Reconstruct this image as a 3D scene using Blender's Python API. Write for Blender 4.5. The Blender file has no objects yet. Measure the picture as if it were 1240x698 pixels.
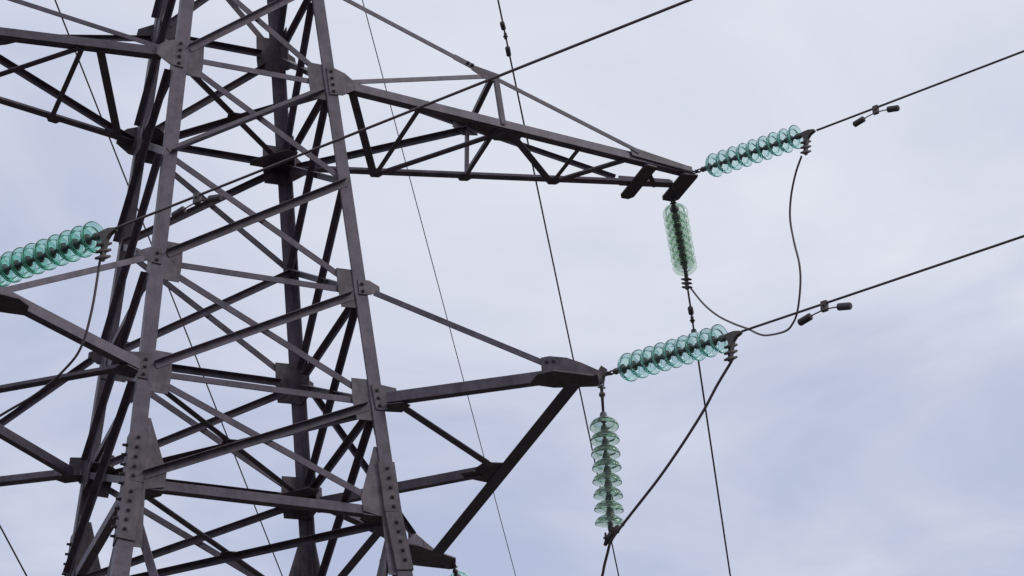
import bpy, bmesh, math, random
from mathutils import Vector as V, Matrix

random.seed(4)
scn = bpy.context.scene
col = scn.collection
R = math.radians

# ---------------------------------------------------------------- camera
cam_d = bpy.data.cameras.new('camera')
cam = bpy.data.objects.new('camera', cam_d)
col.objects.link(cam)
scn.camera = cam
CAM = V((-5.123, -18.737, -9.453))
yaw, pit, roll = -0.404, 0.515, -0.053
fwd = V((-math.sin(yaw) * math.cos(pit), math.cos(yaw) * math.cos(pit), math.sin(pit)))
rgt0 = V((math.cos(yaw), math.sin(yaw), 0))
up0 = rgt0.cross(fwd)
rgt = rgt0 * math.cos(roll) + up0 * math.sin(roll)
upv = -rgt0 * math.sin(roll) + up0 * math.cos(roll)
m = Matrix(((rgt.x, upv.x, -fwd.x, CAM.x), (rgt.y, upv.y, -fwd.y, CAM.y), (rgt.z, upv.z, -fwd.z, CAM.z), (0, 0, 0, 1)))
cam.matrix_world = m
cam_d.sensor_width = 36.0
cam_d.lens = 2834.1 / 1240 * 36
cam_d.clip_start = 0.5
cam_d.clip_end = 6000

# ---------------------------------------------------------------- world, sun, exposure
SUN_EL, SUN_AZ = R(38), R(127)      # azimuth clockwise from +y: off to the right, on the camera's side
world = bpy.data.worlds.new('World')
scn.world = world
world.use_nodes = True
nt = world.node_tree
nt.nodes.clear()
N = nt.nodes.new
L = nt.links.new
out = N('ShaderNodeOutputWorld')
sky = N('ShaderNodeTexSky')
sky.sky_type = 'NISHITA'
sky.sun_disc = False
sky.sun_elevation = SUN_EL
sky.sun_rotation = SUN_AZ
sky.air_density = 1.0
sky.dust_density = 3.0
bg_sky = N('ShaderNodeBackground')
bg_sky.inputs['Strength'].default_value = 0.08
L(sky.outputs['Color'], bg_sky.inputs['Color'])
# layered stratus: noise on the view direction squeezed towards the horizon like a flat cloud deck
tc = N('ShaderNodeTexCoord')
sep = N('ShaderNodeSeparateXYZ')
L(tc.outputs['Generated'], sep.inputs[0])
zc = N('ShaderNodeMath'); zc.operation = 'MAXIMUM'; zc.inputs[1].default_value = 0.05
L(sep.outputs['Z'], zc.inputs[0])
dx = N('ShaderNodeMath'); dx.operation = 'DIVIDE'
dy = N('ShaderNodeMath'); dy.operation = 'DIVIDE'
L(sep.outputs['X'], dx.inputs[0]); L(zc.outputs[0], dx.inputs[1])
L(sep.outputs['Y'], dy.inputs[0]); L(zc.outputs[0], dy.inputs[1])
comb = N('ShaderNodeCombineXYZ')
L(dx.outputs[0], comb.inputs['X']); L(dy.outputs[0], comb.inputs['Y'])
mp = N('ShaderNodeMapping')
mp.inputs['Location'].default_value = (1.3, 4.2, 1.0)
L(comb.outputs[0], mp.inputs['Vector'])
n1 = N('ShaderNodeTexNoise')
n1.inputs['Scale'].default_value = 2.2
n1.inputs['Detail'].default_value = 5
n1.inputs['Roughness'].default_value = 0.52
n1.inputs['Distortion'].default_value = 0.4
L(mp.outputs[0], n1.inputs['Vector'])
# higher parts of the deck are thinner and brighter
gr = N('ShaderNodeMapRange')
gr.inputs['From Min'].default_value = 0.385
gr.inputs['From Max'].default_value = 0.62
gr.inputs['To Min'].default_value = 0.0
gr.inputs['To Max'].default_value = 0.62
L(sep.outputs['Z'], gr.inputs['Value'])
nm = N('ShaderNodeMapRange')
nm.inputs['From Min'].default_value = 0.3
nm.inputs['From Max'].default_value = 0.7
nm.inputs['To Min'].default_value = -0.26
nm.inputs['To Max'].default_value = 0.50
L(n1.outputs['Fac'], nm.inputs['Value'])
ad = N('ShaderNodeMath'); ad.operation = 'ADD'
L(gr.outputs[0], ad.inputs[0]); L(nm.outputs[0], ad.inputs[1])
ramp = N('ShaderNodeValToRGB')
ramp.color_ramp.elements[0].position = 0.0
ramp.color_ramp.elements[0].color = (0.48, 0.535, 0.725, 1)
ramp.color_ramp.elements[1].position = 1.0
ramp.color_ramp.elements[1].color = (0.86, 0.88, 0.94, 1)
e = ramp.color_ramp.elements.new(0.5)
e.color = (0.69, 0.725, 0.845, 1)
L(ad.outputs[0], ramp.inputs['Fac'])
bg_cl = N('ShaderNodeBackground')
bg_cl.inputs['Strength'].default_value = 1.0
L(ramp.outputs['Color'], bg_cl.inputs['Color'])
mx = N('ShaderNodeMixShader')
mx.inputs['Fac'].default_value = 0.95
L(bg_sky.outputs[0], mx.inputs[1]); L(bg_cl.outputs[0], mx.inputs[2])
L(mx.outputs[0], out.inputs['Surface'])

sun_d = bpy.data.lights.new('sun', 'SUN')
sun_d.energy = 1.1
sun_d.angle = R(16)
sun_d.color = (1.0, 0.97, 0.94)
sun = bpy.data.objects.new('sun', sun_d)
col.objects.link(sun)
sdir = V((math.sin(SUN_AZ) * math.cos(SUN_EL), math.cos(SUN_AZ) * math.cos(SUN_EL), math.sin(SUN_EL)))
sun.rotation_euler = (-sdir).to_track_quat('-Z', 'Y').to_euler()

vs = scn.view_settings
vs.view_transform = 'Standard'
vs.look = 'None'
vs.exposure = 0.0
vs.gamma = 1.0
vs.use_curve_mapping = False
scn.cycles.max_bounces = 32
scn.cycles.transmission_bounces = 32
scn.cycles.transparent_max_bounces = 16
scn.cycles.glossy_bounces = 6
scn.cycles.diffuse_bounces = 4

# ---------------------------------------------------------------- materials
def steel(name, base, rough=0.55, var=0.3, rust=0.0, metal=0.0, scale=1.0, bump=0.25):
    mt = bpy.data.materials.new(name)
    mt.use_nodes = True
    t = mt.node_tree
    b = t.nodes['Principled BSDF']
    n = t.nodes.new; l = t.links.new
    g = n('ShaderNodeNewGeometry')
    a = n('ShaderNodeTexNoise'); a.inputs['Scale'].default_value = 7 * scale; a.inputs['Detail'].default_value = 8; a.inputs['Roughness'].default_value = 0.65
    l(g.outputs['Position'], a.inputs['Vector'])
    # streaks that run down the steel
    mp = n('ShaderNodeMapping'); mp.inputs['Scale'].default_value = (26 * scale, 26 * scale, 5.5 * scale)
    l(g.outputs['Position'], mp.inputs['Vector'])
    s = n('ShaderNodeTexNoise'); s.inputs['Scale'].default_value = 1.0; s.inputs['Detail'].default_value = 4
    l(mp.outputs[0], s.inputs['Vector'])
    md = n('ShaderNodeMath'); md.operation = 'MULTIPLY_ADD'; md.inputs[1].default_value = 0.35
    l(s.outputs['Fac'], md.inputs[0]); l(a.outputs['Fac'], md.inputs[2])
    mr = n('ShaderNodeMapRange'); mr.inputs['From Min'].default_value = 0.42; mr.inputs['From Max'].default_value = 0.93
    mr.inputs['To Min'].default_value = 1 - var; mr.inputs['To Max'].default_value = 1 + var
    l(md.outputs[0], mr.inputs['Value'])
    mul = n('ShaderNodeVectorMath'); mul.operation = 'SCALE'
    mul.inputs[0].default_value = base
    oi = n('ShaderNodeObjectInfo')          # each bar was galvanised on its own and aged a little differently
    orr = n('ShaderNodeMapRange'); orr.inputs['To Min'].default_value = 0.80; orr.inputs['To Max'].default_value = 1.2
    l(oi.outputs['Random'], orr.inputs['Value'])
    om = n('ShaderNodeMath'); om.operation = 'MULTIPLY'
    l(mr.outputs[0], om.inputs[0]); l(orr.outputs[0], om.inputs[1])
    l(om.outputs[0], mul.inputs['Scale'])
    src = mul.outputs[0]
    if rust:
        r = n('ShaderNodeTexNoise'); r.inputs['Scale'].default_value = 3.1; r.inputs['Detail'].default_value = 10; r.inputs['Roughness'].default_value = 0.7
        l(mp.outputs[0], r.inputs['Vector']); r.inputs['Scale'].default_value = 0.8
        rr = n('ShaderNodeMapRange'); rr.inputs['From Min'].default_value = 0.60; rr.inputs['From Max'].default_value = 0.74
        rr.inputs['To Max'].default_value = rust
        l(r.outputs['Fac'], rr.inputs['Value'])
        mxc = n('ShaderNodeMix'); mxc.data_type = 'RGBA'
        l(rr.outputs[0], mxc.inputs['Factor']); l(src, mxc.inputs['A'])
        mxc.inputs['B'].default_value = (0.16, 0.085, 0.06, 1)
        src = mxc.outputs['Result']
    l(src, b.inputs['Base Color'])
    b.inputs['Roughness'].default_value = rough
    b.inputs['Metallic'].default_value = metal
    bp = n('ShaderNodeBump'); bp.inputs['Strength'].default_value = bump; bp.inputs['Distance'].default_value = 0.004
    l(a.outputs['Fac'], bp.inputs['Height']); l(bp.outputs[0], b.inputs['Normal'])
    return mt

M = {}
M['steel'] = steel('galvanised_steel', (0.099, 0.075, 0.098), 0.52, 0.55, 0.5)
M['plate'] = steel('weathered_plate', (0.092, 0.071, 0.083), 0.58, 0.75, 0.6)
M['bolt'] = steel('bolt_steel', (0.05, 0.04, 0.045), 0.5, 0.2)
M['fitting'] = steel('forged_fitting', (0.07, 0.052, 0.05), 0.5, 0.35, 0.6)
M['cap'] = steel('insulator_cap', (0.105, 0.11, 0.107), 0.45, 0.2, bump=0.0)
M['clamp'] = steel('cast_clamp', (0.085, 0.068, 0.062), 0.55, 0.4, 0.5)
M['wire'] = steel('stranded_wire', (0.085, 0.062, 0.066), 0.55, 0.12, bump=0.0)
M['damper'] = steel('damper_weight', (0.06, 0.046, 0.052), 0.55, 0.25)

def glass_mat(name, surf, absorb, density, rough=0.05, trans=0.9):
    mt = bpy.data.materials.new(name)
    mt.use_nodes = True
    t = mt.node_tree
    b = t.nodes['Principled BSDF']
    n = t.nodes.new; l = t.links.new
    g = n('ShaderNodeNewGeometry')
    a = n('ShaderNodeTexNoise'); a.inputs['Scale'].default_value = 11; a.inputs['Detail'].default_value = 4
    l(g.outputs['Position'], a.inputs['Vector'])
    mr = n('ShaderNodeMapRange'); mr.inputs['To Min'].default_value = 0.9; mr.inputs['To Max'].default_value = 1.06
    l(a.outputs['Fac'], mr.inputs['Value'])
    mul = n('ShaderNodeVectorMath'); mul.operation = 'SCALE'; mul.inputs[0].default_value = surf
    l(mr.outputs[0], mul.inputs['Scale']); l(mul.outputs[0], b.inputs['Base Color'])
    b.inputs['Roughness'].default_value = rough
    b.inputs['IOR'].default_value = 1.18
    b.inputs['Transmission Weight'].default_value = trans
    v = n('ShaderNodeVolumeAbsorption')
    v.inputs['Color'].default_value = (*absorb, 1)
    v.inputs['Density'].default_value = density
    l(v.outputs[0], t.nodes['Material Output'].inputs['Volume'])
    return mt
M['glass'] = glass_mat('teal_glass', (0.80, 0.955, 0.915), (0.16, 0.76, 0.66), 11, 0.08, 0.90)
M['glass_olive'] = glass_mat('grey_green_glass', (0.76, 0.85, 0.76), (0.30, 0.60, 0.46), 22, 0.06, 0.92)
M['glass_deep'] = glass_mat('deep_green_glass', (0.70, 0.94, 0.865), (0.10, 0.76, 0.58), 14, 0.07, 0.92)
M['glass_pale'] = glass_mat('pale_green_glass', (0.82, 0.89, 0.80), (0.36, 0.66, 0.50), 15, 0.06, 0.92)

def ground_mat():
    mt = bpy.data.materials.new('meadow')
    mt.use_nodes = True
    t = mt.node_tree
    b = t.nodes['Principled BSDF']
    n = t.nodes.new; l = t.links.new
    g = n('ShaderNodeNewGeometry')
    a = n('ShaderNodeTexNoise'); a.inputs['Scale'].default_value = 0.35; a.inputs['Detail'].default_value = 10
    l(g.outputs['Position'], a.inputs['Vector'])
    r = n('ShaderNodeValToRGB')
    r.color_ramp.elements[0].position = 0.35; r.color_ramp.elements[0].color = (0.040, 0.036, 0.030, 1)
    r.color_ramp.elements[1].position = 0.68; r.color_ramp.elements[1].color = (0.075, 0.062, 0.058, 1)
    l(a.outputs['Fac'], r.inputs['Fac']); l(r.outputs['Color'], b.inputs['Base Color'])
    b.inputs['Roughness'].default_value = 0.95
    return mt
M['ground'] = ground_mat()

# ---------------------------------------------------------------- helpers
def link(name, me, mat, parent=None, base=None, smooth=False):
    o = bpy.data.objects.new(name, me)
    if mat: 
        me.materials.clear(); me.materials.append(mat)
    col.objects.link(o)
    if parent: o.parent = parent
    if smooth:
        for p in me.polygons: p.use_smooth = True
    return o

def fin(bm, name):
    bmesh.ops.recalc_face_normals(bm, faces=bm.faces[:])
    me = bpy.data.meshes.new(name)
    bm.to_mesh(me); bm.free()
    return me

def empty(name, loc=(0, 0, 0), parent=None):
    o = bpy.data.objects.new(name, None)
    o.empty_display_size = 0.2
    col.objects.link(o)
    o.location = loc
    if parent: o.parent = parent
    return o

def tag(o, label=None, cat=None, group=None, kind=None):
    if label: o['label'] = label
    if cat: o['category'] = cat
    if group: o['group'] = group
    if kind: o['kind'] = kind
    return o

def prism(bm, ring0, ring1, caps):
    a = [bm.verts.new(p) for p in ring0]
    b = [bm.verts.new(p) for p in ring1]
    n = len(a)
    for i in range(n):
        bm.faces.new((a[i], a[(i + 1) % n], b[(i + 1) % n], b[i]))
    for c in caps:
        bm.faces.new([a[i] for i in c]); bm.faces.new([b[i] for i in c])

def ortho(d, axis):
    d = V(d); d = d - axis * d.dot(axis)
    return d.normalized()

def add_angle(bm, P, Q, d1, d2, a, t=None, b=None):
    """rolled steel angle: heel along PQ, one flange along d1, the other along d2"""
    P, Q = V(P), V(Q)
    ax = (Q - P).normalized()
    d1 = ortho(d1, ax); d2 = V(d2); d2 = d2 - ax * d2.dot(ax) - d1 * d2.dot(d1); d2.normalize()
    t = t or max(0.006, a * 0.1); b = b or a
    r = t * 0.55
    prof = [(0, 0), (a - r, 0), (a, r), (a, t), (t * 1.7, t), (t, t * 1.7), (t, b), (r, b), (0, b - r)]
    f = lambda o: [o + d1 * x + d2 * y for x, y in prof]
    prism(bm, f(P), f(Q), [(0, 1, 2, 3, 4), (0, 4, 5), (0, 5, 6, 7, 8)])

def add_plate(bm, pts, nrm, t):
    n = V(nrm).normalized()
    r0 = [V(p) for p in pts]; r1 = [p + n * t for p in r0]
    prism(bm, r0, r1, [tuple(range(len(r0)))])

def add_box(bm, c, x, y, z):
    """box with centre c and half-extent vectors x, y, z"""
    c, x, y, z = V(c), V(x), V(y), V(z)
    prism(bm, [c - x - y - z, c + x - y - z, c + x + y - z, c - x + y - z], [c - x - y + z, c + x - y + z, c + x + y + z, c - x + y + z], [(0, 1, 2, 3)])

def add_tube(bm, pts, r, n=8, cap=True):
    pts = [V(p) for p in pts]
    rings = []
    ref = V((0.13, 0.21, 0.97))
    for i, p in enumerate(pts):
        d = (pts[min(i + 1, len(pts) - 1)] - pts[max(i - 1, 0)]).normalized()
        u = d.cross(ref)
        if u.length < 0.05: u = d.cross(V((1, 0, 0)))
        u.normalize(); w = d.cross(u)
        rr = r[i] if isinstance(r, (list, tuple)) else r
        rings.append([bm.verts.new(p + u * rr * math.cos(2 * math.pi * k / n) + w * rr * math.sin(2 * math.pi * k / n)) for k in range(n)])
    for a, b in zip(rings, rings[1:]):
        for k in range(n):
            bm.faces.new((a[k], a[(k + 1) % n], b[(k + 1) % n], b[k]))
    if cap:
        bm.faces.new(rings[0]); bm.faces.new(rings[-1])

def add_lathe(bm, prof, n=40, axis=2):
    """profile of (r, z) turned about local z; closes on itself when the ends are off the axis"""
    rings = []
    for r, z in prof:
        if r < 1e-6: rings.append([bm.verts.new((0, 0, z))])
        else: rings.append([bm.verts.new((r * math.cos(2 * math.pi * k / n), r * math.sin(2 * math.pi * k / n), z)) for k in range(n)])
    seq = list(zip(rings, rings[1:]))
    if len(rings[0]) > 1 and len(rings[-1]) > 1: seq.append((rings[-1], rings[0]))
    for a, b in seq:
        for k in range(n):
            k2 = (k + 1) % n
            if len(a) == 1 and len(b) == 1: continue
            if len(a) == 1: bm.faces.new((a[0], b[k], b[k2]))
            elif len(b) == 1: bm.faces.new((a[k], a[k2], b[0]))
            else: bm.faces.new((a[k], a[k2], b[k2], b[k]))

def add_torus(bm, c, ax, side, rx, ry, r, n=14, k=6):
    """oval link: centre c, long axis ax (half-length ry), short axis side (half-length rx)"""
    c, ax, side = V(c), V(ax).normalized(), V(side).normalized()
    nn = ax.cross(side)
    rings = []
    for i in range(n):
        t = 2 * math.pi * i / n
        p = c + side * rx * math.cos(t) + ax * ry * math.sin(t)
        o = (side * math.cos(t) * ry + ax * math.sin(t) * rx).normalized()
        rings.append([bm.verts.new(p + o * r * math.cos(2 * math.pi * j / k) + nn * r * math.sin(2 * math.pi * j / k)) for j in range(k)])
    for i in range(n):
        a, b = rings[i], rings[(i + 1) % n]
        for j in range(k):
            bm.faces.new((a[j], a[(j + 1) % k], b[(j + 1) % k], b[j]))

# ---------------------------------------------------------------- ground
GZ = -11.1
bm = bmesh.new()
S = 3000
vsq = [bm.verts.new((x, y, GZ)) for x, y in ((-S, -S), (S, -S), (S, S), (-S, S))]
bm.faces.new(vsq)
g = link('ground', fin(bm, 'ground'), M['ground'])
tag(g, kind='structure')

# ---------------------------------------------------------------- the tower
BASE = V((0, 0, GZ))
tower = empty('lattice_tower', BASE)
tag(tower, 'tall dark grey steel lattice tower with crossarms on both sides', 'pylon')

def part(name, bm, mat, parent=tower, smooth=False):
    bmesh.ops.translate(bm, verts=bm.verts[:], vec=-BASE)
    return link(name, fin(bm, name), M[mat] if isinstance(mat, str) else mat, parent, smooth=smooth)

K, K2, H0 = 0.08587, 0.125, 1.1106
ZD = -1.094
LV = {'X': 7.45, 'Y': 6.15, 'Z': 4.841, 'A': 3.578, 'M': 2.407, 'B': 1.176, 'C': 0.0, 'D': ZD, 'E': -2.35, 'F': -5.6, 'G': -8.2, 'H': GZ}
def hw(z):
    return H0 - K * z if z >= ZD else (H0 - K * ZD) + K2 * (ZD - z)
SG = {'near_left': (-1, -1), 'near_right': (1, -1), 'far_right': (1, 1), 'far_left': (-1, 1)}
def corner(leg, z):
    s = SG[leg]; h = hw(z)
    return V((s[0] * h, s[1] * h, z))

TL = 0.012
FL = 0.125
# bolt head with washer and nut, shared mesh, axis along local z
bm = bmesh.new()
add_lathe(bm, [(0, 0), (0.021, 0), (0.021, 0.004), (0.0165, 0.0041), (0.0165, 0.014), (0.008, 0.0141), (0.008, 0.026), (0, 0.026)], 6)
bolt_me = fin(bm, 'bolt'); bolt_me.materials.append(M['bolt'])
bm = bmesh.new()
add_lathe(bm, [(0, 0), (0.021, 0), (0.021, 0.005), (0.016, 0.0051), (0.016, 0.020), (0.0125, 0.0201), (0.0125, 0.044), (0, 0.046)], 8)
stud_me = fin(bm, 'bolt'); stud_me.materials.append(M['bolt'])
bolt0 = bpy.data.objects.new('bolt', bolt_me)
def bolt(p, nrm, parent, me=bolt_me):
    o = bolt0.copy(); o.data = me
    col.objects.link(o)
    o.parent = parent
    o.location = V(p) - BASE
    o.rotation_euler = V(nrm).to_track_quat('Z', 'Y').to_euler()
    return o

legs = {}
for leg, (sx, sy) in SG.items():
    bm = bmesh.new()
    dx, dy = V((-sx, 0, 0)), V((0, -sy, 0))
    add_angle(bm, corner(leg, ZD + 0.004), corner(leg, 11.2), dx, dy, FL, TL)
    add_angle(bm, corner(leg, GZ - 0.3), corner(leg, ZD - 0.004), dx, dy, FL + 0.015, TL + 0.002)
    legs[leg] = part('leg', bm, 'steel')

# splice cover at the bend, with its rows of bolts
SPB = (0.42, 0.325, 0.23, 0.135, 0.045, -0.11, -0.2, -0.293, -0.382, -0.473)
SPS = (0.06, 0.057, 0.056, 0.054, 0.053, 0.05, 0.046, 0.041, 0.034, 0.028)
for leg, (sx, sy) in SG.items():
    bm = bmesh.new()
    out1 = V((sx, sy, 0)) * 0.0125
    a_ = corner(leg, ZD + 0.49) + out1; b_ = corner(leg, ZD) + out1 ; c_ = b_ + (b_ - a_) * (0.56 / 0.49)
    c_ += V((sx, sy, 0)) * 0.022
    add_angle(bm, b_, a_, (-sx, 0, 0), (0, -sy, 0), 0.158, 0.0115)
    add_angle(bm, c_, b_ + V((0, 0, -0.001)), (-sx, 0, 0), (0, -sy, 0), 0.158, 0.0115)
    sp = part('splice_plate', bm, 'plate', legs[leg])
    for dz, s in zip(SPB, SPS):
        z = ZD + dz
        h = hw(z) + 0.0127
        hh = H0 - K * z
        s2 = s
        bolt((sx * (hh - s2), sy * h, z), (0, sy, 0), sp)
        bolt((sx * h, sy * (hh - s2 - 0.02), z - 0.045), (sx, 0, 0), sp, stud_me if sx < 0 else bolt_me)

# faces: (outward normal, leg at the start, leg at the end)
FACES = [((0, -1, 0), 'near_left', 'near_right'), ((1, 0, 0), 'near_right', 'far_right'),
         ((0, 1, 0), 'far_right', 'far_left'), ((-1, 0, 0), 'far_left', 'near_left')]
def face_pt(f, end, z, s, off):
    """point on a face: end 0/1 picks the leg, s metres in from its corner, off metres outwards"""
    n, l0, l1 = f
    P0, P1 = corner(l0, z), corner(l1, z)
    d = (P1 - P0).normalized()
    base = P0 + d * s if end == 0 else P1 - d * s
    return base + V(n) * off

def brace(name, f, e0, z0, e1, z1, a, kind, s0=0.15, s1=0.15, o0=None, o1=None, parent=tower):
    """kind: 'outer_top' / 'outer_bottom' bolted on the outside of the gussets, 'inner_top' / 'inner_bottom' inside"""
    n = V(f[0])
    outer = kind.startswith('outer')
    if o0 is None: o0 = -TL if outer else -0.024
    if o1 is None: o1 = o0
    A = face_pt(f, e0, z0, 0.02, o0); B = face_pt(f, e1, z1, 0.02, o1)
    ax = (B - A).normalized()
    L_ = (B - A).length
    w = hw((z0 + z1) / 2) * 2
    P = A + ax * (s0 * L_ / w); Q = B - ax * (s1 * L_ / w)
    e = ortho((0, 0, 1), ax)
    bm = bmesh.new()
    if kind.endswith('top'):
        heel = e * (a / 2); d1 = -e
    else:
        heel = -e * (a / 2); d1 = e
    t = max(0.006, a * 0.1)
    if outer:
        # flange lies on the plate (outwards from o), stiffening flange stands out
        add_angle(bm, P + heel, Q + heel, n, d1, a, t)
    else:
        add_angle(bm, P + heel, Q + heel, -n, d1, a, t)
    return part(name, bm, 'steel', parent)

order = ['X', 'Y', 'Z', 'A', 'M', 'B', 'C', 'D', 'F', 'G', 'H']
NOPLATE = ('M',)
for fi, f in enumerate(FACES):
    for hi, lo in zip(order, order[1:]):
        zh, zl = LV[hi], LV[lo]
        if hi == 'D':      # tall K panel under the bend
            for e in (0, 1):
                A = face_pt(f, e, zh - 0.15, 0.06, -0.030); B = (face_pt(f, 0, zl, 0, -0.024) + face_pt(f, 1, zl, 0, -0.024)) / 2
                ax = (B - A).normalized()
                bm = bmesh.new()
                sd = ortho((0, 0, 1), ax)
                add_angle(bm, A + sd * 0.035, B + sd * 0.035, -sd, -V(f[0]), 0.07)
                part('diagonal_brace', bm, 'steel')
            continue
        a = 0.065 if zl > ZD - 0.1 else (0.07 if zl > -3 else 0.08)
        # rising: low end at leg 0, high end at leg 1 ; falling: the other way
        sH = 0.03 if hi in NOPLATE else 0.13
        sL = 0.02 if lo in NOPLATE else 0.125
        oH = 0.001 if hi in NOPLATE else -TL + 0.001
        oL = 0.001 if lo in NOPLATE else -TL + 0.001
        kind = 'outer_bottom' if (lo == 'M' and fi == 0) else 'outer_top'
        if fi == 1: kind = 'inner_top'
        if kind == 'inner_top':
            brace('diagonal_brace', f, 0, zl, 1, zh, a, 'inner_top', sL, sH, -TL - 0.001, -TL - 0.001)
        else:
            brace('diagonal_brace', f, 0, zl, 1, zh, a, kind, sL, sH, oL, oH)
        brace('diagonal_brace', f, 0, zh, 1, zl, a - 0.002, 'inner_top', 0.03 if hi == 'M' else 0.15, 0.03 if lo == 'M' else 0.15, -0.034 if fi == 1 else -0.025)
    for lv in ('X', 'Y', 'Z', 'A', 'B', 'C', 'D', 'F'):
        if lv == 'D': brace('horizontal_brace', f, 0, LV[lv], 1, LV[lv], 0.085, 'inner_bottom', 0.16, 0.16, -0.026)
        else: brace('horizontal_brace', f, 0, LV[lv], 1, LV[lv], 0.06, 'inner_top', 0.22, 0.22, -0.027)
    # packing pieces where the diagonals cross
    for hi, lo in zip(order[1:7], order[2:8]):
        P = (face_pt(f, 0, LV[lo], 0, -0.02) + face_pt(f, 1, LV[hi], 0, -0.02)) / 2
        w0, w1 = hw(LV[hi]), hw(LV[lo])
        t = w1 / (w0 + w1)
        P = face_pt(f, 0, LV[lo], 0, 0) * (1 - t) + face_pt(f, 1, LV[hi], 0, 0) * t - V(f[0]) * 0.018
        if fi in (0, 2):
            bm = bmesh.new()
            d = (face_pt(f, 1, LV[lo], 0, 0) - face_pt(f, 0, LV[lo], 0, 0)).normalized()
            add_box(bm, P, d * 0.04, V((0, 0, 0.038)), V(f[0]) * 0.0065)
            pk = part('packing_plate', bm, 'plate')

# gusset plates on each face at the nodes: outline as (inset from corner, height over node)
GS = {'A': [(0.02, 0.225), (0.268, 0.225), (0.280, -0.05), (0.272, -0.215), (0.02, -0.205)],
      'B': [(0.02, 0.235), (0.268, 0.225), (0.278, 0.0), (0.268, -0.195), (0.02, -0.185)],
      'C': [(0.02, 0.235), (0.27, 0.225), (0.29, 0.0), (0.272, -0.2), (0.02, -0.19)],
      'D': [(0.06, 0.635), (0.15, 0.635), (0.29, 0.24), (0.335, 0.115), (0.33, -0.02), (0.17, -0.06), (0.212, -0.62), (0.08, -0.62)]}
GS['Z'] = GS['A']; GS['Y'] = GS['A']
for f in FACES:
    for lv, outl in GS.items():
        for end in (0, 1):
            bm = bmesh.new()
            pts = [face_pt(f, end, LV[lv] + dz, s, -TL - 0.0005 - (0.003 if lv == 'D' else 0)) for s, dz in outl]
            add_plate(bm, pts, -V(f[0]), 0.010)
            gp = part('gusset_plate', bm, 'plate')

# plan bracing inside the body and its corner plates
for lv, dz in (('A', -0.02), ('C', -0.02), ('D', -0.03)):
    z = LV[lv] + dz
    for (p, q), o in ((('near_left', 'far_right'), 0.0), (('far_left', 'near_right'), -0.012)):
        bm = bmesh.new()
        A_, B_ = corner(p, z), corner(q, z)
        ax = (B_ - A_).normalized()
        side = ax.cross(V((0, 0, 1)))
        c0 = V((0, 0, o))
        add_angle(bm, A_ + ax * 0.2 + c0 - side * 0.03, B_ - ax * 0.2 + c0 - side * 0.03, side, (0, 0, 1) if o == 0 else (0, 0, -1), 0.06)
        part('plan_brace', bm, 'steel')
    for leg, (sx, sy) in SG.items():
        if leg.startswith('near') and lv != 'D': continue
        h = hw(z)
        bm = bmesh.new()
        q = 0.42 if leg.startswith('far') else 0.33
        pts = [(sx * (h - 0.02), sy * (h - 0.02)), (sx * (h - q), sy * (h - 0.02)), (sx * (h - q), sy * (h - 0.13)), (sx * (h - 0.15), sy * (h - q + 0.02)), (sx * (h - 0.02), sy * (h - q + 0.02))]
        add_plate(bm, [V((x, y, z - 0.016)) for x, y in pts], (0, 0, -1), 0.009)
        part('plan_gusset', bm, 'plate')
    bm = bmesh.new()
    add_plate(bm, [V((x, y, z - 0.008)) for x, y in ((-.07, -.06), (.06, -.07), (.07, .06), (-.06, .07))], (0, 0, 1), 0.006)
    part('packing_plate', bm, 'plate')

# earth-wire peak
bm = bmesh.new()
add_box(bm, (0, 0, 11.25), V((0.2, 0, 0)), V((0, 0.2, 0)), V((0, 0, 0.05)))
part('peak_cap', bm, 'plate')

# ---------------------------------------------------------------- crossarms
ZA = LV['A']
def mk(T, arm):
    """helpers that build one crossarm's members through the mirror/turn T"""
    def tp(p): return V((p[0] * T[0], p[1] * T[1], p[2]))
    def ang(name, P, Q, d1, d2, a, t=None, b=None):
        bm = bmesh.new(); add_angle(bm, tp(P), tp(Q), tp(d1), tp(d2), a, t, b); return part(name, bm, 'steel', arm)
    def plate(name, pts, n, t, mat='plate'):
        bm = bmesh.new(); add_plate(bm, [tp(p) for p in pts], tp(n), t); return part(name, bm, mat, arm)
    return tp, ang, plate

def face_plate(name, tp, arm, sx, sy, lv, outl, bolts, s_out=1):
    """plate bolted on the outside of the leg flange of the near or far face, standing out sideways"""
    bm = bmesh.new()
    pts = []
    for s, dz in outl:
        z = LV[lv] + dz; h = hw(z)
        pts.append(V((sx * (h - s), sy * (h + 0.001), z)))
    add_plate(bm, pts, (0, sy, 0), 0.010)
    o = part(name, bm, 'plate', arm)
    for s, dz in bolts:
        z = LV[lv] + dz; h = hw(z)
        bolt((sx * (h - s), sy * (h + 0.0105), z), (0, sy, 0), o)
    return o

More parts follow.
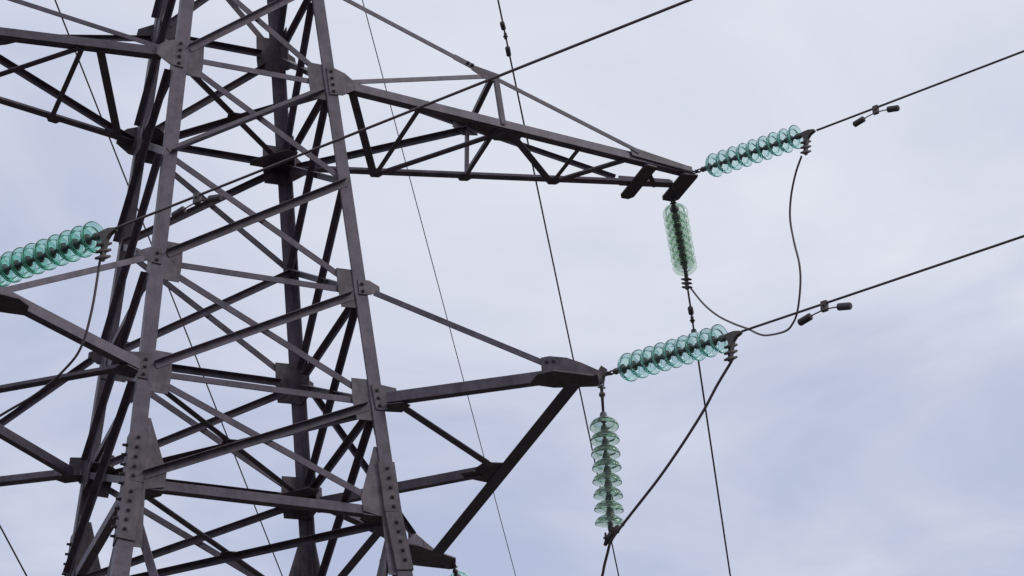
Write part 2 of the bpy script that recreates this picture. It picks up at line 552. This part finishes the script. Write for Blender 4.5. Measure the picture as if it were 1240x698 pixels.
def long_arm(T, z0, scale=1.0, lvt='Z', lv='A', NNp=(2.53, -0.59, 4.21), NFp=(2.60, 0.30, 4.153), za=1.655, swap=False):
    """pointed crossarm: two bottom chords meeting at the tip, two ties up to the next node, zigzag plan bracing"""
    arm = empty('crossarm', (0, 0, 0), tower)
    tp, ang, plate = mk(T, arm)
    zn, zf = z0 - 0.02, z0 - 0.035
    S = lambda x: hw(z0) + 0.17 + (x - 0.975) * scale
    yn = lambda x: -hw(z0) + 0.015 + (0.40 - 0.02) * 0 + (hw(z0) - 0.415) * (x - 0.95) / 3.9
    yf = lambda x: hw(z0) - 0.025 - (hw(z0) + 0.105) * (x - 0.86) / 3.9
    nx = lambda x, dz=0.0, dy=0.0: V((S(x), yn(x) + dy, zn + dz))
    fx = lambda x, dz=0.0, dy=0.0: V((S(x), yf(x) + dy, zf + dz))
    UP, IN, OUT_ = V((0, 0, 1)), V((0, 1, 0)), V((0, -1, 0))
    ang('chord', nx(0.93), nx(4.84), UP, IN, 0.095, 0.009)
    ang('chord', fx(0.84), fx(4.74), UP, OUT_, 0.08, 0.008)
    # root plates on both faces
    top = [(0.085, 0.185), (0.0, 0.19), (-0.10, 0.15), (-0.185, 0.067), (-0.186, -0.03), (-0.045, -0.13), (0.088, -0.145)]
    bl = [(0.04, 0.145), (0.04, 0.063), (0.04, -0.018), (0.043, -0.1)]
    if lv:
        face_plate('root_plate', tp, arm, T[0], -T[1], lv, top, bl)
        face_plate('root_plate', tp, arm, T[0], T[1], lv, top, bl)
    # zigzag under the chords
    def zig(P, Q, a, dz=0.0, flip=1):
        ax = (Q - P).normalized(); sd = ax.cross(UP) * flip
        off = V((0, 0, -0.012 + dz))
        ang('plan_bracing', P + off - sd * a / 2, Q + off - sd * a / 2, sd, UP, a)
    n_in = lambda x, d=0.05: nx(x, 0, d)
    f_in = lambda x, d=-0.01: fx(x, 0, d)
    if swap: n_in, f_in = (lambda x, d=0.0: fx(x, 0, -0.03)), (lambda x, d=0.0: nx(x, 0, 0.04))
    zig(n_in(0.99), f_in(za), 0.08)
    zig(n_in(1.70), f_in(1.67), 0.05, 0, -1)
    zig(f_in(1.69, -0.02), n_in(2.66, 0.06), 0.06)
    zig(n_in(2.56), f_in(2.57), 0.045, -0.006)
    zig(n_in(2.72), f_in(3.46), 0.075)
    zig(n_in(3.50), f_in(3.48), 0.045, 0, -1)
    zig(f_in(3.50, -0.02), n_in(4.05, 0.04), 0.06)
    zig(n_in(4.28, 0.03), f_in(4.55, 0), 0.05)
    # node plate under the near chord and spikes of gusset under the far chord
    plate('gusset_plate', [nx(2.2, -0.001, 0.02), nx(2.86, -0.001, 0.02), nx(2.86, -0.001, 0.16), nx(2.62, -0.001, 0.24), nx(2.35, -0.001, 0.13)], (0, 0, -1), 0.009)
    for x in (1.67, 2.57, 3.48):
        plate('gusset_plate', [fx(x - 0.12, -0.0, -0.1), fx(x + 0.12, -0.0, -0.1), fx(x + 0.05, -0.0, 0.035), fx(x - 0.03, -0.0, 0.035)], (0, 0, -1), 0.009)
    # ties
    zt = LV[lvt] if lvt else z0 + 1.26
    ht = hw(zt)
    RN, RF = V((ht + 0.02, -ht - 0.01, zt - 0.02)), V((ht + 0.02, ht, zt - 0.02))
    TN, TF = nx(4.20, 0.115, -0.03), fx(4.15, 0.11, 0.02)
    tn = (S(2.53) - RN.x) / (TN.x - RN.x)
    NN = V((S(NNp[0]), NNp[1], z0 + NNp[2] - 3.578)); NF = V((S(NFp[0]), NFp[1], z0 + NFp[2] - 3.578))
    ang('tie', RN, NN, IN, -UP, 0.05)
    ang('tie', NN, TN, IN, -UP, 0.048)
    ang('tie', RF, NF, OUT_, -UP, 0.05)
    ang('tie', NF, TF, OUT_, -UP, 0.048)
    dN = (NN - RN).normalized()
    sp = ang('splice_plate', NN - dN * 0.42 + V((0, -0.004, 0.006)), NN - dN * 0.20 + V((0, -0.004, 0.006)), IN, -UP, 0.066)
    for q in (0.27, 0.22): bolt(tp(NN - dN * q + V((0, -0.006, -0.02))), tp((0, -1, 0)), sp)
    plate('tie_plate', [NN + V((-0.20, -0.008, 0.06)), NN + V((0.10, -0.008, 0.0)), NN + V((0.07, -0.008, -0.09)), NN + V((-0.06, -0.008, -0.09)), NN + V((-0.22, -0.008, 0.0))], OUT_, 0.008)
    plate('tie_plate', [NF + V((-0.14, 0.004, 0.09)), NF + V((0.12, 0.004, 0.06)), NF + V((0.12, 0.004, -0.09)), NF + V((-0.05, 0.004, -0.12)), NF + V((-0.16, 0.004, -0.03))], IN, 0.008)
    if lvt:
        for q in (-1, 1):
            face_plate('tie_plate', tp, arm, T[0], q * T[1], lvt, [(0.085, 0.15), (0.0, 0.15), (-0.15, 0.06), (-0.16, -0.03), (-0.06, -0.10), (0.085, -0.10)], [(0.045, 0.09), (0.045, 0.01)])
    # struts from the body nodes and hangers
    ang('strut', V((hw(z0) + 0.15, yn(0.95), zn + 0.115)), NN + V((0, 0, -0.0)), -UP, IN, 0.05)
    ang('strut', V((hw(z0) + 0.03, hw(z0) - 0.02, zf + 0.05)), NF + V((0, 0, -0.03)), -UP, OUT_, 0.062)
    ang('hanger', NN + V((0.03, -0.012, -0.02)), nx(2.60, 0.03, -0.012), V((1, 0, 0)), IN, 0.05)
    ang('hanger', NF + V((-0.02, 0.012, -0.03)), fx(2.585, 0.02, 0.02), V((1, 0, 0)), OUT_, 0.05)
    ang('strut', NN + V((0, 0.02, -0.03)), NF + V((0, -0.02, 0)), UP, V((1, 0, 0)), 0.055)
    # tip: side plates, two cross plates
    tn0, tn1 = nx(4.08, 0, -0.008), nx(4.83, 0, -0.008)
    plate('tip_plate', [tn0 + V((0, 0, 0.145)), tn1 + V((-0.02, 0, 0.075)), tn1 + V((0.02, 0, 0.02)), tn1 + V((-0.03, 0, 0.008)), tn0 + V((0.03, 0, 0.035))], OUT_, 0.010)
    tf0, tf1 = fx(4.18, 0, 0.004), fx(4.72, 0, 0.004)
    plate('tip_plate', [tf0 + V((0, 0, 0.12)), tf1 + V((0, 0, 0.10)), tf1 + V((0, 0, 0.0)), tf0 + V((0, 0, 0.0))], IN, 0.010)
    for xa, xb, y1 in ((4.26, 4.41, 0.21), (4.70, 4.87, 0.115)):
        a0, a1 = nx(xa, -0.022, -0.012), nx(xb, -0.022, -0.012)
        if xb > 4.8: a1.y -= 0.03; a1.x += 0.02
        pz = zf - 0.006
        plate('cross_plate', [V((a0.x, a0.y + 0.03, pz)), V((a0.x + 0.03, a0.y, pz)), V((a1.x - 0.01, a1.y, pz)), V((a1.x, a1.y + 0.03, pz)), V((a1.x, y1 - 0.06, pz)), V((a1.x - 0.04, y1, pz)), V((a0.x + 0.03, y1, pz)), V((a0.x, y1 - 0.05, pz))], (0, 0, -1), 0.016)
    return arm

def short_arm(T):
    """flat trapezoid crossarm: two splayed chords joined by a beam that runs along the line"""
    arm = empty('crossarm', (0, 0, 0), tower)
    tp, ang, plate = mk(T, arm)
    UP = V((0, 0, 1))
    top = [(0.10, 0.17), (0.0, 0.18), (-0.137, 0.165), (-0.135, 0.075), (-0.06, -0.02), (-0.01, -0.08), (0.085, -0.085)]
    bl = [(0.05, 0.115), (0.047, 0.038), (0.043, -0.04)]
    topb = [(0.08, 0.118), (-0.03, 0.125), (-0.122, 0.072), (-0.12, 0.02), (-0.02, -0.033), (0.087, -0.043)]
    blb = [(0.045, 0.073), (0.045, -0.003)]
    for s in (-1, 1):
        face_plate('root_plate', tp, arm, T[0], s * T[1], 'C', top, bl)
        face_plate('tie_plate', tp, arm, T[0], s * T[1], 'B', topb, blb)
        c0, c1 = V((1.21, s * 1.225, -0.02)), V((2.30, s * 1.945, -0.02))
        if s > 0: c0, c1 = V((1.21, 1.17, -0.02)), V((2.42, 1.90, -0.02))
        ax = (c1 - c0).normalized(); inw = V((ax.y * s, -ax.x * s, 0))
        outw = -inw
        tipc = c1 + ax * 0.47
        ang('chord', c0 - ax * 0.11, c1 + ax * (0.36 if (T[0] < 0 and s < 0) else 0.15), UP, inw, 0.105, 0.010, 0.085)
        # tip box: side plate and bottom plate
        o = outw * 0.006
        hidden = T[0] < 0 and s < 0
        if not hidden: sp = plate('tip_plate', [c1 + o + V((0, 0, 0.12)) , c1 + o + V((0, 0, 0.225)), c1 + ax * 0.08 + o + V((0, 0, 0.228)), c1 + ax * 0.23 + o + V((0, 0, 0.19)), c1 + ax * 0.36 + o + V((0, 0, 0.12)), tipc + ax * 0.07 + o + V((0, 0, 0.0)), tipc + ax * 0.05 + o + V((0, 0, -0.03)), c1 + ax * 0.2 + o + V((0, 0, 0.03)), c1 + o + V((0, 0, 0.06))], outw, 0.011)
        for q in (() if hidden else (0.05, 0.11)): bolt(tp(c1 + ax * q + outw * 0.017 + V((0, 0, 0.175))), tp(outw), sp)
        ib = inw
        zb = V((0, 0, -0.012))
        if s > 0: pl = [(2.15, 1.72), (2.45, 1.72), (2.62, 1.80), (2.93, 1.93), (3.02, 2.18), (2.97, 2.21), (2.2, 2.21)]
        elif hidden: pl = [(2.24, -2.02), (2.34, -2.12), (2.80, -2.22), (2.83, -2.10), (2.78, -2.0), (2.45, -1.86), (2.24, -1.86)]
        else: pl = [(2.19, -2.10), (2.30, -2.20), (2.764, -2.215), (2.82, -2.12), (2.784, -2.03), (2.43, -1.90), (2.19, -1.90)]
        plate('tip_plate', [V((x, y, -0.033)) for x, y in pl], (0, 0, -1), 0.014)
        if s > 0: plate('tip_plate', [V((2.30, 2.195, -0.032)), V((2.98, 2.195, -0.032)), V((2.98, 2.195, 0.03)), V((2.6, 2.195, 0.15)), V((2.30, 2.195, 0.15))], (0, 1, 0), 0.010)
        # inner web of the tip box
        plate('tip_plate', [c1 + ax * 0.1 + ib * 0.10 + V((0, 0, -0.011)), tipc + ax * 0.03 + ib * 0.07 + V((0, 0, -0.011)), tipc + ax * 0.03 + ib * 0.07 + V((0, 0, 0.03)), c1 + ax * 0.1 + ib * 0.10 + V((0, 0, 0.10))], ib, 0.010)
        # lug for the tension string
        plate('lug', [tipc + ax * 0.02 + V((0, 0, -0.03)), tipc + ax * 0.10 + V((0, 0, -0.03)), tipc + ax * 0.11 + V((0, 0, 0.03)), tipc + ax * 0.06 + V((0, 0, 0.075)), tipc + ax * 0.03 + V((0, 0, 0.03))], inw, 0.018, 'fitting')
        if s < 0:
            q = tipc + ax * 0.03 + inw * 0.03
            plate('lug', [V((2.70, -2.24, -0.026)), V((2.78, -2.24, -0.026)), V((2.765, -2.24, -0.10)), V((2.735, -2.24, -0.125)), V((2.71, -2.24, -0.10))], (0, 1, 0), 0.016, 'fitting')
        # tie up to level B
        t0 = V((hw(1.2) + 0.08, s * (hw(1.2) + 0.02), 1.195))
        t1 = c1 + (ax * 0.24 + V((0, 0, 0.07)) if hidden else ax * 0.05 + V((0, 0, 0.19)))
        ang('tie', t0, t1, inw, -UP, 0.055)
        # bracing to the middle of the beam
        if s < 0: ang('plan_bracing', V((1.24, -1.12, -0.035)), V((2.48, -0.17, -0.035)), V((0.6, -0.8, 0)), UP, 0.075)
        else: ang('plan_bracing', V((1.20, 1.06, -0.045)), V((2.45, -0.02, -0.045)), UP, V((0.7, 0.7, 0)), 0.095, 0.009, 0.07)
        plate('gusset_plate', [V((1.13, s * 1.17, -0.032)), V((1.24, s * 1.24, -0.032)), V((1.33, s * 1.20, -0.032)), V((1.30, s * 1.05, -0.032)), V((1.13, s * 1.02, -0.032))], (0, 0, -1), 0.009)
    # the beam
    ang('beam', V((2.64, -2.02, -0.045)), V((2.77, 1.93, -0.045)), V((-1, 0, 0)), UP, 0.13, 0.011, 0.09)
    plate('gusset_plate', [V((2.40, -0.26, -0.033)), V((2.60, -0.30, -0.033)), V((2.62, 0.10, -0.033)), V((2.50, 0.10, -0.033)), V((2.36, -0.10, -0.033))], (0, 0, 1), 0.009)
    plate('gusset_plate', [V((2.36, -0.05, -0.03)), V((2.60, -0.05, -0.03)), V((2.62, 0.16, -0.03)), V((2.38, 0.12, -0.03)), V((2.26, 0.04, -0.03))], (0, 0, 1), 0.009)
    return arm

long_arm((1, 1), ZA)
long_arm((-1, 1), ZA, NNp=(2.55, -0.46, 4.19), NFp=(2.60, 0.30, 4.153), za=1.50, swap=True)
short_arm((1, 1))
short_arm((-1, 1))
long_arm((1, 1), 8.0, 0.52, None, None)
long_arm((-1, 1), 8.0, 0.52, None, None)

# ---------------------------------------------------------------- insulators
PITCH = 0.128
bm = bmesh.new()
RS = 1.0
prof = [(0.046, 0.012), (0.064, 0.006), (0.086, -0.004), (0.104, -0.016), (0.117, -0.030), (0.1245, -0.046), (0.1275, -0.056), (0.1275, -0.062), (0.1245, -0.065),
        (0.121, -0.062), (0.118, -0.050), (0.111, -0.036), (0.100, -0.024), (0.0965, -0.026), (0.094, -0.041), (0.0905, -0.043), (0.087, -0.040), (0.084, -0.015), (0.066, -0.006),
        (0.050, 0.001), (0.043, 0.003)]
prof = [(r, z * 1.15) for r, z in prof]
add_lathe(bm, prof, 48)
glass_me = fin(bm, 'glass_disc')
bm = bmesh.new()
cap_prof = [(0, 0.072), (0.024, 0.072), (0.028, 0.066), (0.031, 0.045), (0.039, 0.020), (0.044, 0.012), (0.0445, 0.002), (0.030, 0.001), (0.026, -0.018),
            (0.019, -0.024), (0.015, -0.030), (0.015, -0.052), (0.021, -0.055), (0.021, -0.060), (0, -0.060)]
add_lathe(bm, cap_prof, 24)
cap_me = fin(bm, 'cap')
for me in (glass_me, cap_me):
    for p in me.polygons: p.use_smooth = True

disc_cache = {}
def make_disc(parent, z, mat, k):
    key = mat
    if key not in disc_cache:
        me = glass_me if not disc_cache else glass_me.copy()
        me.materials.clear(); me.materials.append(M[mat])
        o = bpy.data.objects.new('glass_disc', me)
        c = bpy.data.objects.new('cap', cap_me)
        if not cap_me.materials: cap_me.materials.append(M['cap'])
        disc_cache[key] = (o, c)
    o0, c0 = disc_cache[key]
    o = o0.copy(); c = c0.copy()
    col.objects.link(o); col.objects.link(c)
    o.parent = parent; o.location = (0, 0, z)
    o.rotation_euler = (random.uniform(-.025, .025), random.uniform(-.025, .025), random.uniform(0, 6))
    c.parent = o
    return o

def clear_proto():
    for o, c in disc_cache.values():
        bpy.data.objects.remove(o); bpy.data.objects.remove(c)

def string_root(name, P, axis, side):
    """Empty whose local -z runs along the string; local x is the side direction"""
    r = empty(name, P)
    z = -V(axis).normalized()
    x = ortho(side, z)
    y = z.cross(x)
    r.rotation_euler = Matrix(((x.x, y.x, z.x), (x.y, y.y, z.y), (x.z, y.z, z.z))).to_euler()
    return r

def lp(name, bm, mat, parent, smooth=True):
    o = link(name, fin(bm, name), M[mat], parent, smooth=smooth)
    return o

def fittings_top(root, z_first, long=False):
    """shackle, eye link and ball from the arm (local z = 0) down to the first cap"""
    bm = bmesh.new()
    X, Y, Z_ = V((1, 0, 0)), V((0, 1, 0)), V((0, 0, 1))
    top = z_first + 0.07
    Lh = -top
    add_torus(bm, (0, 0, -0.035), Z_, X, 0.020, 0.042, 0.0085)
    add_torus(bm, (0, 0, -0.035 - 0.055), Z_, Y, 0.016, 0.036, 0.0085)
    add_tube(bm, [(0, 0, -0.115), (0, 0, -0.13), (0, 0, -0.15), (0, 0, -0.17), (0, 0, top - 0.01)], [0.012, 0.026, 0.030, 0.014, 0.011], 10)
    add_tube(bm, [(-0.035, 0, -0.075), (0.035, 0, -0.075)], 0.009, 6)
    return lp('link', bm, 'fitting', root)

CL = (0.30, 0.35)
def tension_clamp(root, z, leg_dir):
    """strain clamp: socket, wedge body along the string and a jumper foot with three bolted saddles; leg_dir in local axes"""
    X = V(leg_dir); X.z = 0; X.normalize()
    Z_ = V((0, 0, 1)); Y = Z_.cross(X)
    bm = bmesh.new()
    add_tube(bm, [(0, 0, z - 0.0), (0, 0, z - 0.012), (0, 0, z - 0.055), (0, 0, z - 0.07)], [0.02, 0.031, 0.031, 0.016], 10)
    lp('socket', bm, 'cap', root)
    bm = bmesh.new()
    z0 = z - 0.065
    c = lambda x, zz: X * x + Z_ * zz
    outl = [(-0.018, z0), (-0.026, z0 - 0.05), (-0.028, z0 - 0.10), (-0.012, z0 - 0.168), (0.006, z0 - 0.168), (0.026, z0 - 0.12), (0.06, z0 - 0.092), (0.13, z0 - 0.078), (0.235, z0 - 0.066), (0.235, z0 - 0.042), (0.13, z0 - 0.044), (0.06, z0 - 0.040), (0.015, z0 - 0.012)]
    add_plate(bm, [c(x, zz) - Y * 0.019 for x, zz in outl], Y, 0.038)
    body = lp('tension_clamp', bm, 'clamp', root, False)
    for k in range(3):
        x = 0.095 + 0.056 * k
        bm = bmesh.new()
        zc = z0 - 0.058
        b = (Y * 0.9 + X * CL[0] + Z_ * CL[1]).normalized()
        add_tube(bm, [c(x - 0.010, zc) - b * 0.062, c(x - 0.004, zc) - b * 0.034, c(x, zc), c(x + 0.004, zc) + b * 0.034, c(x + 0.010, zc) + b * 0.062], [0.010, 0.015, 0.026, 0.015, 0.010], 8)
        lp('saddle', bm, 'fitting', body)
    return body

def make_string(P, axis, n, label, first=0.27, pitch=PITCH, mat='glass', clamp=True, group='glass insulator strings', tilt=(0, 0), fat=1.0):
    root = string_root('insulator_string', P, axis, V((1, 0, 0)))
    tag(root, label, 'insulator', group)
    fittings_top(root, -first)
    for k in range(n):
        dk = make_disc(root, -first - k * pitch, mat, k)
        dk.rotation_euler.z = 0 if tilt[1] else dk.rotation_euler.z
        dk.rotation_euler.x += tilt[0] + (tilt[1] - tilt[0]) * k / max(1, n - 1)
        dk.scale = (fat, fat, 1)
    zend = -first - (n - 1) * pitch - 0.058
    inv = root.rotation_euler.to_matrix().transposed()
    if clamp:
        tension_clamp(root, zend, inv @ V((0, 0, -1)))
    else:
        bm = bmesh.new()
        add_tube(bm, [(0, 0, zend + 0.005), (0, 0, zend - 0.03), (0, 0, zend - 0.05), (0, 0, zend - 0.10)], [0.016, 0.024, 0.026, 0.018], 10)
        lp('socket', bm, 'fitting', root)
        bm = bmesh.new()
        d = inv @ V((0.33, -0.92, 0.55)); d.normalize()
        c0 = V((0, 0, zend - 0.11))
        add_tube(bm, [c0 - d * 0.10 + V((0, 0, -0.015)), c0 - d * 0.04, c0 + d * 0.04, c0 + d * 0.11], [0.014, 0.03, 0.032, 0.014], 10)
        body = lp('suspension_clamp', bm, 'clamp', root)
        for s in (-0.045, 0.05):
            bm = bmesh.new()
            sd = V((0, 0, 1)).cross(d).normalized()
            add_tube(bm, [c0 + d * s - sd * 0.05, c0 + d * s + sd * 0.05], 0.012, 6)
            add_tube(bm, [c0 + d * s - sd * 0.03 + V((0, 0, 0.05)), c0 + d * s - sd * 0.03 - V((0, 0, 0.05))], 0.009, 6)
            lp('saddle', bm, 'fitting', body)
    return root

def dirn(az, el):
    a, e_ = R(az), R(el)
    return V((math.sin(a) * math.cos(e_), -math.cos(a) * math.cos(e_), math.sin(e_)))
FAR = V((0.489, 0.844, -0.22)).normalized()
strings = {}
def near_string(first_disc, az, el, label, n=9, mat='glass'):
    d = dirn(az, el)
    return make_string(V(first_disc) - d * 0.235, d, n, label, first=0.235, mat=mat)
# the ring centre lies about 0.035 m behind the disc's origin
dRL, dRU, dLL = dirn(24.1, -7.7), dirn(26.9, -7.2), dirn(33.1, -4.3)
near_string(V((2.883, -2.457, -0.06)) - dRL * 0.035, 24.1, -7.7, 'teal glass insulator string reaching toward the camera from the lower right crossarm')
near_string(V((4.939, -0.662, 3.518)) - dRU * 0.035, 26.9, -7.2, 'teal glass insulator string at the end of the upper right crossarm carrying the topmost conductor')
near_string(V((-2.518, -2.607, -0.06)) - dLL * (0.035 + PITCH * 2), 33.1, -4.3, 'deep green insulator string of closely overlapping discs cut by the left edge', n=10, mat='glass_deep')
dUF = (V((5.40, 1.02, 3.29)) - V((4.90, 0.19, 3.45))).normalized()
make_string(V((4.90, 0.19, 3.45)) - dUF * 0.22, dUF, 8, 'pale insulator string pointing away steeply below the upper right crossarm tip', first=0.185, mat='glass_pale', fat=1.08)
make_string(V((2.93, 2.02, -0.06)), FAR, 9, 'insulator string starting at the far tip of the lower right crossarm', first=0.27)
make_string(V((2.735, -2.232, -0.085)), V((0.025, 0.077, -1.435)), 8, 'pale green insulator string hanging straight down from the lower right crossarm', first=0.385, pitch=0.1275, mat='glass_olive', clamp=False, tilt=(R(-2), R(11)))

# ---------------------------------------------------------------- wires
def smooth_pts(pts, k=6):
    pts = [V(p) for p in pts]
    P = [pts[0] * 2 - pts[1]] + pts + [pts[-1] * 2 - pts[-2]]
    o = []
    for i in range(1, len(P) - 2):
        for j in range(k):
            t = j / k
            a, b, c, d = P[i - 1], P[i], P[i + 1], P[i + 2]
            o.append(0.5 * ((2 * b) + (c - a) * t + (2 * a - 5 * b + 4 * c - d) * t * t + (3 * b - a - 3 * c + d) * t ** 3))
    o.append(pts[-1])
    return o

def wire(name, pts, r, label, cat, group=None, k=6, n=8):
    bm = bmesh.new()
    p0 = V(pts[0])
    sp = smooth_pts(pts, k) if k > 1 else [V(p) for p in pts]
    add_tube(bm, [p - p0 for p in sp], r, n)
    o = link(name, fin(bm, name), M['wire'], None, smooth=True)
    o.location = p0
    tag(o, label, cat, group)
    return o

def span(P0, d, length, sag=0.0006, steps=40):
    """conductor leaving P0 in direction d, its slope easing off as it sags"""
    d = V(d)
    return [V(P0) + d * s + V((0, 0, sag * s * s)) for s in [length * (i / steps) ** 1.6 for i in range(steps + 1)]]

def polyfit_dir(P, Q):
    return (V(Q) - V(P)).normalized()
GC = 'overhead line conductors'
wRL = [(3.405, -3.62, -0.222), (3.763, -4.421, -0.307), (4.219, -5.437, -0.438), (4.525, -6.121, -0.527)]
dW = polyfit_dir(wRL[0], wRL[-1])
wire('conductor', span(wRL[0], dW, 60, 0.0004), 0.0102, 'conductor running up to the right edge from the lower right crossarm string', 'power line', GC, k=1)
wRU = [(5.525, -1.815, 3.352), (6.592, -3.917, 3.135)]
dW2 = polyfit_dir(*wRU)
wire('conductor', span(wRU[0], dW2, 60, 0.0004), 0.011, 'uppermost conductor at the right, leaving the upper right crossarm string', 'power line', GC, k=1)
wLL = [(-1.895, -3.56, -0.132), (0.915, -7.878, -0.372)]
dW3 = polyfit_dir(*wLL)
wire('conductor', span(wLL[0], dW3, 60, 0.0002), 0.0102, 'conductor crossing in front of the whole tower from the deep green string', 'power line', GC, k=1)
pRUf = V((5.457, 1.12, 3.187))
wire('conductor', span(pRUf, FAR, 120, 0.0003), 0.011, 'conductor dropping away behind the lower insulators from the pale upper string', 'power line', GC, k=1)
pTR, pTL, pLU, pE = V((3.02, 0.8, 8.0)), V((-2.83, 0.8, 8.0)), V((-4.8, 0.2, 3.788)), V((0, 0.05, 11.52))
wire('conductor', span(V((2.96, 0.72, 8.0)), FAR, 120, 0.0), 0.011, 'steep conductor with a double weight near the top edge, passing behind both right crossarms', 'power line', GC, k=1)
wire('conductor', span(pTL, FAR, 120, 0.0), 0.0102, 'steep conductor passing behind the tower body from the top left corner', 'power line', GC, k=1)
wire('conductor', span(pLU, FAR, 120, 0.0), 0.011, 'short piece of steep conductor in the bottom left corner', 'power line', GC, k=1)
wire('earth_wire', span(pE, FAR, 120, 0.0), 0.007, 'thinnest steep wire passing behind the right crossarms close beside the tower', 'power line', k=1)
pF = V((2.93, 2.02, -0.06)) + FAR * 1.62
wire('conductor', span(pF, FAR, 120, 0.0), 0.011, 'conductor leading away from the far tip of the lower right crossarm', 'power line', GC, k=1)

# jumper cables
wire('jumper_cable', [(5.394, -1.68, 3.102), (5.398, -1.526, 3.0), (5.401, -1.378, 2.819), (5.403, -1.30, 2.598), (5.402, -1.32, 2.32), (5.401, -1.372, 2.027), (5.402, -1.343, 1.807), (5.404, -1.226, 1.575), (5.407, -1.098, 1.496),
                      (5.411, -0.926, 1.50), (5.419, -0.558, 1.648), (5.424, -0.362, 1.77), (5.428, -0.17, 1.925), (5.435, 0.133, 2.148), (5.443, 0.472, 2.424), (5.449, 0.776, 2.734), (5.456, 1.06, 3.098)],
     0.011, 'looping slack cable hanging below the upper right crossarm tip', 'cable', 'jumper cables')
wire('jumper_cable', [(3.386, -3.44, -0.405), (3.305, -3.287, -0.574), (3.232, -3.148, -0.75), (3.147, -2.986, -0.922), (3.062, -2.822, -1.08), (2.98, -2.666, -1.22), (2.893, -2.5, -1.352), (2.790, -2.270, -1.512), (2.752, -2.155, -1.588),
                      (2.752, -2.07, -1.665), (2.755, -1.99, -1.733), (2.758, -1.90, -1.83), (2.79, -1.55, -2.02), (2.88, -0.9, -2.22), (2.95, 0.0, -2.3), (3.1, 1.2, -2.1), (3.3, 2.4, -1.3), (3.45, 2.95, -0.62)],
     0.0125, 'taut cable rising from the hanging string to the lower right conductor', 'cable', 'jumper cables')
wire('jumper_cable', [(-1.968, -3.417, -0.333), (-1.991, -3.38, -0.646), (-2.01, -3.35, -0.817), (-2.037, -3.306, -0.981), (-2.078, -3.241, -1.097), (-2.154, -3.119, -1.184), (-2.231, -2.994, -1.243), (-2.33, -2.835, -1.29), (-2.499, -2.563, -1.33), (-2.8, -2.05, -1.42), (-2.85, -1.0, -2.0), (-2.8, 1.0, -2.1), (-2.6, 2.4, -1.2)],
     0.0102, 'slack cable curving down out of the left edge below the deep green string', 'cable', 'jumper cables')

# vibration dampers
def damper(P, d, label, drop=0.055, half=0.155, sag=0.02, wl=0.125, wr=0.031, dirs=(0, 0, -1)):
    d = V(d).normalized()
    root = empty('vibration_damper', P)
    tag(root, label, 'damper', 'vibration dampers on the conductors')
    dn = ortho(dirs, d)
    sd = d.cross(dn)
    bm = bmesh.new()
    add_box(bm, dn * (drop * 0.5 - 0.004), d * 0.028, sd * 0.018, dn * (drop * 0.5 + 0.016))
    add_tube(bm, [dn * 0.02 - sd * 0.03, dn * 0.02 + sd * 0.03], 0.01, 6)
    lp('clamp', bm, 'clamp', root, False)
    bm = bmesh.new()
    pts = [dn * (drop + sag * (t * t)) + d * half * t for t in (-1.05, -0.6, -0.2, 0.2, 0.6, 1.05)]
    add_tube(bm, pts, 0.006, 6)
    lp('messenger_cable', bm, 'wire', root)
    for s in (-1, 1):
        c0 = dn * (drop + sag) + d * half * s
        dd = (d * s + dn * 0.22).normalized()
        bm = bmesh.new()
        add_tube(bm, [c0 - dd * wl * 0.15, c0 - dd * wl * 0.10, c0 + dd * wl * 0.80, c0 + dd * wl * 0.87], [wr * 0.72, wr, wr, wr * 0.72], 14)
        lp('weight', bm, 'damper', root, False)
    return root
damper(V(wRL[0]) + dW * 0.86, dW, 'dumbbell damper below the lower right conductor beside the slack loop')
damper(V(wRU[0]) + dW2 * 0.70, dW2, 'dumbbell damper below the uppermost conductor at the right')
damper(V(wLL[0]) + dW3 * 0.84, dW3, 'dumbbell damper seen in front of the tower body', half=0.14, wl=0.115, wr=0.028)
damper(pRUf + FAR * 0.62, FAR, 'small damper on the steep conductor above the lower right insulator string', drop=0.02, half=0.16)
damper(V((2.96, 0.72, 8.0)) + FAR * 2.55, FAR, 'small double damper high on the steep conductor at the top edge', half=0.17, drop=0.03)
clear_proto()
